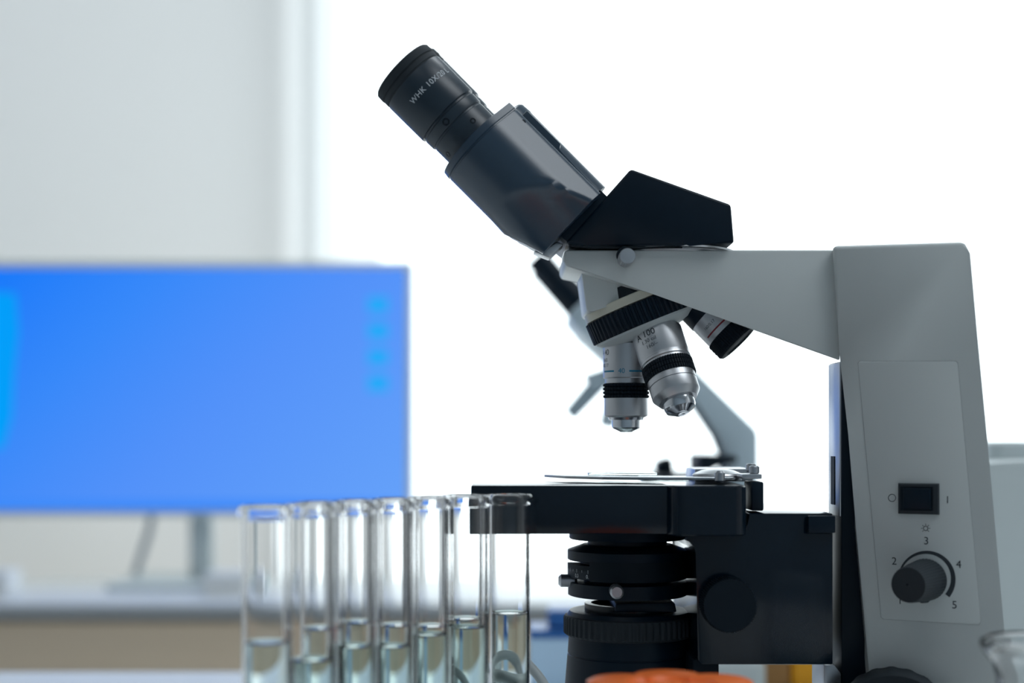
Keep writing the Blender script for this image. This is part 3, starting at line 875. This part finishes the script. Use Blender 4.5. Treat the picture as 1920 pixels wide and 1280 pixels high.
bm = new(); a = KR(1190, 0, Y2, 0); c = KR(1415, 0, Y2, 0); rrect(bm, a.x, c.x, Y2 - .06, Y2 + .05, TZ, TZ + .025, .015, bev=.003); obj('base', bm, M_GREYP, m2)
p2('pillar', [(1362, 1070), (1414, 1070), (1414, 1240), (1355, 1240)], -.03, .03, M_SCOPEB)

# ------------------------------------------------------------------ instrument behind the pillar, right edge
Y3 = .20
a = K(1830, 866, Y3)
it = thing('lab_instrument', 'pale grey rounded instrument housing behind the pillar at the right edge', 'instrument', (a.x + .1, Y3 + .08, TZ))
bm = new()
prof = [(1790, 874), (1850, 869), (1930, 863), (2200, 860), (2200, 1386), (1790, 1386)]
near = [KR(x, y, Y3, Y3) for x, y in prof]; far = [KR(x, y, Y3, Y3 + .16) for x, y in prof]
for p in near + far: p.z = max(p.z, TZ)
prism(bm, near, far, bev=.012, seg=5); obj('housing', bm, M_GREYP, it, sharp=60)
bm = new(); rrect(bm, K(1914, 0, Y3).x, K(2010, 0, Y3).x, Y3 + .05, Y3 + .09, K(0, 875, Y3).z, K(0, 828, Y3).z, .008, bev=.002); obj('lid_handle', bm, M_GREYP, it)

# ------------------------------------------------------------------ test tubes in a rack
TR, TW = .0088, .0012
TOPZ = -.0249
def test_tube(cx, D, level_y, lab):
    X = (cx - 960) * D / F; Y = D - D0
    lz = (815 - level_y) * (D - .0) / F
    t = thing('test_tube', lab, 'test tube', (X, Y, TOPZ - .150), 'half filled test tubes in the rack')
    n = 48
    zb = TOPZ - .150
    prof = [(TOPZ, TR + .0003), (TOPZ - .0008, TR + .0010), (TOPZ - .0020, TR + .0014), (TOPZ - .0034, TR + .0010), (TOPZ - .0042, TR + .0001), (TOPZ - .0044, TR), (TOPZ - .0048, TR), (TOPZ - .0052, TR), (zb + TR + .001, TR)]
    prof += [(zb + TR - TR * math.sin(math.radians(k * 9)), TR * math.cos(math.radians(k * 9))) for k in range(0, 10)]
    prof += [(zb, .00002)]
    ri = TR - TW
    inner = [(zb + TW, .00002)]
    inner += [(zb + TR - ri * math.sin(math.radians(90 - k * 9)), ri * math.cos(math.radians(90 - k * 9))) for k in range(1, 11)]
    inner += [(zb + TR + .001, ri), (TOPZ - .0012, ri), (TOPZ - .001, ri), (TOPZ, ri + .0004)]
    full = prof + inner
    bm = new()
    O = Vector((X, Y, 0))
    rings = [[O + Vector((r * math.cos(2 * PI * j / n), r * math.sin(2 * PI * j / n), z)) for j in range(n)] for z, r in full]
    R = loft(bm, rings, cap=False)
    for j in range(n): face(bm, (R[-1][j], R[-1][(j + 1) % n], R[0][(j + 1) % n], R[0][j]))
    obj('glass_wall', bm, M_GLASS, t, sharp=60)
    rl = ri - .00008
    lp = [(zb + TW + .0001, .00002)]
    lp += [(zb + TR - rl * math.sin(math.radians(90 - k * 9)), rl * math.cos(math.radians(90 - k * 9))) for k in range(1, 11)]
    lp += [(zb + TR + .001, rl), (lz + .0006, rl), (lz + .0008, rl), (lz + .0002, rl - .0007), (lz, rl - .002), (lz, .00002)]
    bm = new()
    rings = [[O + Vector((r * math.cos(2 * PI * j / n), r * math.sin(2 * PI * j / n), z)) for j in range(n)] for z, r in lp]
    loft(bm, rings, cap=False)
    obj('liquid', bm, M_LIQ, t, sharp=35)
    return t
rowA = [(500, 1205), (582, 1237), (659, 1212), (731, 1212), (801, 1190), (876, 1176), (955, 1150)]
ordn = ['first from the left', 'second from the left', 'third from the left', 'in the middle', 'third from the right', 'second from the right', 'rightmost']
tubes = []
for i, (cx, ly) in enumerate(rowA):
    D = .5 + .1 * i / 6
    tubes.append((cx, D, ly)); test_tube(cx, D, ly, 'clear glass test tube in the front row of the rack, ' + ordn[i])
rowB = [(604, .532, 1178), (676, .548, 1166), (745, .563, 1172), (812, .578, 1174), (872, .594, 1160)]
ordb = ['first from the left', 'second from the left', 'in the middle', 'second from the right', 'rightmost']
for i, (cx, D, ly) in enumerate(rowB):
    tubes.append((cx, D, ly)); test_tube(cx, D, ly, 'clear glass test tube in the hidden back row of the rack, ' + ordb[i])
# rack: two plates with holes' collars, below the frame
p0_ = Vector(((500 - 960) * .5 / F, .5 - D0, 0)); p1_ = Vector(((955 - 960) * .6 / F, .6 - D0, 0))
d_ = (p1_ - p0_).normalized(); w_ = Vector((-d_.y, d_.x, 0))
tr = thing('test_tube_rack', 'white test tube rack under the row of glass test tubes', 'rack', (p0_ + p1_) / 2 + Vector((0, 0, TZ)))
def plate(z0, z1, name):
    q = [p0_ - d_ * .018 - w_ * .016, p1_ + d_ * .018 - w_ * .016, p1_ + d_ * .018 + w_ * .04, p0_ - d_ * .018 + w_ * .04]
    bm = new(); prism(bm, [Vector((p.x, p.y, z0)) for p in q], [Vector((p.x, p.y, z1)) for p in q], bev=.0008); return obj(name, bm, M_WHITE, tr)
plate(TZ, TZ + .0145, 'base_plate')
for e, s_ in ((p0_ - d_ * .015, 1), (p1_ + d_ * .015, -1)):
    bm = new(); q = [e - w_ * .014, e + w_ * .038, e + w_ * .038 + d_ * .003 * s_, e - w_ * .014 + d_ * .003 * s_]
    prism(bm, [Vector((p.x, p.y, TZ + .014)) for p in q], [Vector((p.x, p.y, TZ + .065)) for p in q]); obj('side_plate', bm, M_WHITE, tr)
for z in (TZ + .060,):
    bm = new()
    for e0 in (-.0145, .037):
        a0 = p0_ - d_ * .013 + w_ * e0 + Vector((0, 0, z)); a1 = p1_ + d_ * .013 + w_ * e0 + Vector((0, 0, z))
        cyl(bm, a0, a1, .002, n=10)
    obj('guide_rails', bm, M_WHITE, tr)

# ------------------------------------------------------------------ conical flask, bottom right
X, Y = (1962 - 960) * .5 / F, -.167
zt = (815 - 1197) * .5 / F
t = thing('conical_flask', 'clear glass flask with a wide lip at the bottom right corner', 'flask', (X, Y, TZ))
out = [(zt, .0205), (zt - .001, .0222), (zt - .003, .0225), (zt - .0055, .0212), (zt - .009, .0182), (zt - .014, .0168), (zt - .028, .0166), (zt - .036, .0185), (zt - .037, .01881), (zt - .099, .0372), (zt - .10, .0375), (zt - .108, .0385), (TZ + .003, .0375), (TZ + .0005, .035), (TZ + .0005, .00003)]
inn = [(TZ + .002, .00003), (TZ + .002, .034), (TZ + .005, .0362), (zt - .100, .0360), (zt - .037, .0170), (zt - .028, .0152), (zt - .014, .0153), (zt - .009, .0168), (zt - .005, .0195), (zt - .001, .0200)]
bm = new(); n = 64; O = Vector((X, Y, 0))
rings = [[O + Vector((r * math.cos(2 * PI * j / n), r * math.sin(2 * PI * j / n), z)) for j in range(n)] for z, r in out + inn]
R = loft(bm, rings, cap=False)
for j in range(n): face(bm, (R[-1][j], R[-1][(j + 1) % n], R[0][(j + 1) % n], R[0][j]))
obj('glass_body', bm, M_GLASS, t, sharp=70)

# ------------------------------------------------------------------ bottle with orange scalloped cap, bottom centre
X, Y = K(1262, 0, -.157).x, -.157
zc = (815 - 1281) * (D0 - .157) / F
t = thing('bottle', 'bottle with an orange lobed cap at the bottom edge before the microscope', 'bottle', (X, Y, TZ))
bm = new(); O = Vector((X, Y, 0))
lathe(bm, [(TZ, .028), (TZ + .002, .030), (zc - .028, .030), (zc - .020, .024), (zc - .012, .022), (zc - .010, .01)], O, Vector((0, 0, 1)), n=48)
obj('body', bm, M_GREYP, t)
def lobed(z, R, dep, n=180, lobes=6, ph=0.0):
    return [O + Vector(((R - dep * (1 - abs(math.cos(lobes / 2 * (th + ph))) ** .7)) * math.cos(th), (R - dep * (1 - abs(math.cos(lobes / 2 * (th + ph))) ** .7)) * math.sin(th), z)) for th in [2 * PI * j / n for j in range(n)]]
bm = new()
ph = math.radians(-90)
loft(bm, [lobed(zc - .013, .033, .008, ph=ph), lobed(zc - .001, .033, .008, ph=ph), lobed(zc, .031, .008, ph=ph), lobed(zc, .018, .003, ph=ph), lobed(zc - .002, .016, .002, ph=ph), lobed(zc - .002, .001, 0, ph=ph)])
obj('cap', bm, M_ORANGE, t)

# ------------------------------------------------------------------ pale hose loops
bm = new(); Yh = -.05
pts = [KR(820, 1360, Yh, -.03), KR(850, 1310, Yh, -.04), KR(895, 1256, Yh, -.05), KR(935, 1251, Yh, -.055), KR(972, 1285, Yh, -.055), KR(985, 1340, Yh, -.05), KR(950, 1360, Yh, -.04), KR(925, 1300, Yh, -.035), KR(955, 1235, Yh, -.035), KR(1000, 1262, Yh, -.04), KR(1030, 1310, Yh, -.04), Vector((.018, -.02, TZ + .06)), Vector((.012, .03, TZ + .006)), Vector((.0, .07, TZ + .0025))]
tube(bm, pts, .0022, n=12, sub=10)
tag(obj('hose', bm, M_GREYP), 'thin pale plastic hose looping beside the rightmost test tubes', 'hose')

# ------------------------------------------------------------------ boxes at the far edge of the table
def bx(name, px0, px1, ytop, Y, m, lab, cat, dep=.04, bev=.002):
    bm = new(); a = K(px0, ytop, Y); c = K(px1, 0, Y)
    rrect(bm, a.x, c.x, Y, Y + dep, TZ, a.z, .004, bev=bev)
    return tag(obj(name, bm, m), lab, cat)
bx('carton', 1420, 1482, 1130, .40, M_BROWN, 'blurred brown carton seen under the focus block, left of the amber box', 'box')
bx('storage_box', 1484, 1548, 1110, .40, M_YELLOW, 'blurred amber yellow box seen under the focus block beside the column', 'box')
t = thing('pipette_tip_box', 'blurred blue box behind the hose and the black light collector', 'box', (K(1060, 0, .40).x, .42, TZ))
bm = new(); a = K(992, 1196, .40); c = K(1120, 0, .40); rrect(bm, a.x, c.x, .40, .45, TZ, a.z, .004, bev=.002); obj('body', bm, M_LBLUE, t)
bm = new(); rrect(bm, a.x, c.x, .40, .45, a.z, a.z + .006, .004, bev=.001); obj('rim', bm, M_BLUE, t, label='dark blue rim')
bm = new(); rrect(bm, K(1028, 0, .40).x, c.x - .004, .405, .445, a.z + .006, a.z + .02, .004, bev=.002); obj('lid', bm, M_BLUE, t, label='dark blue lid')
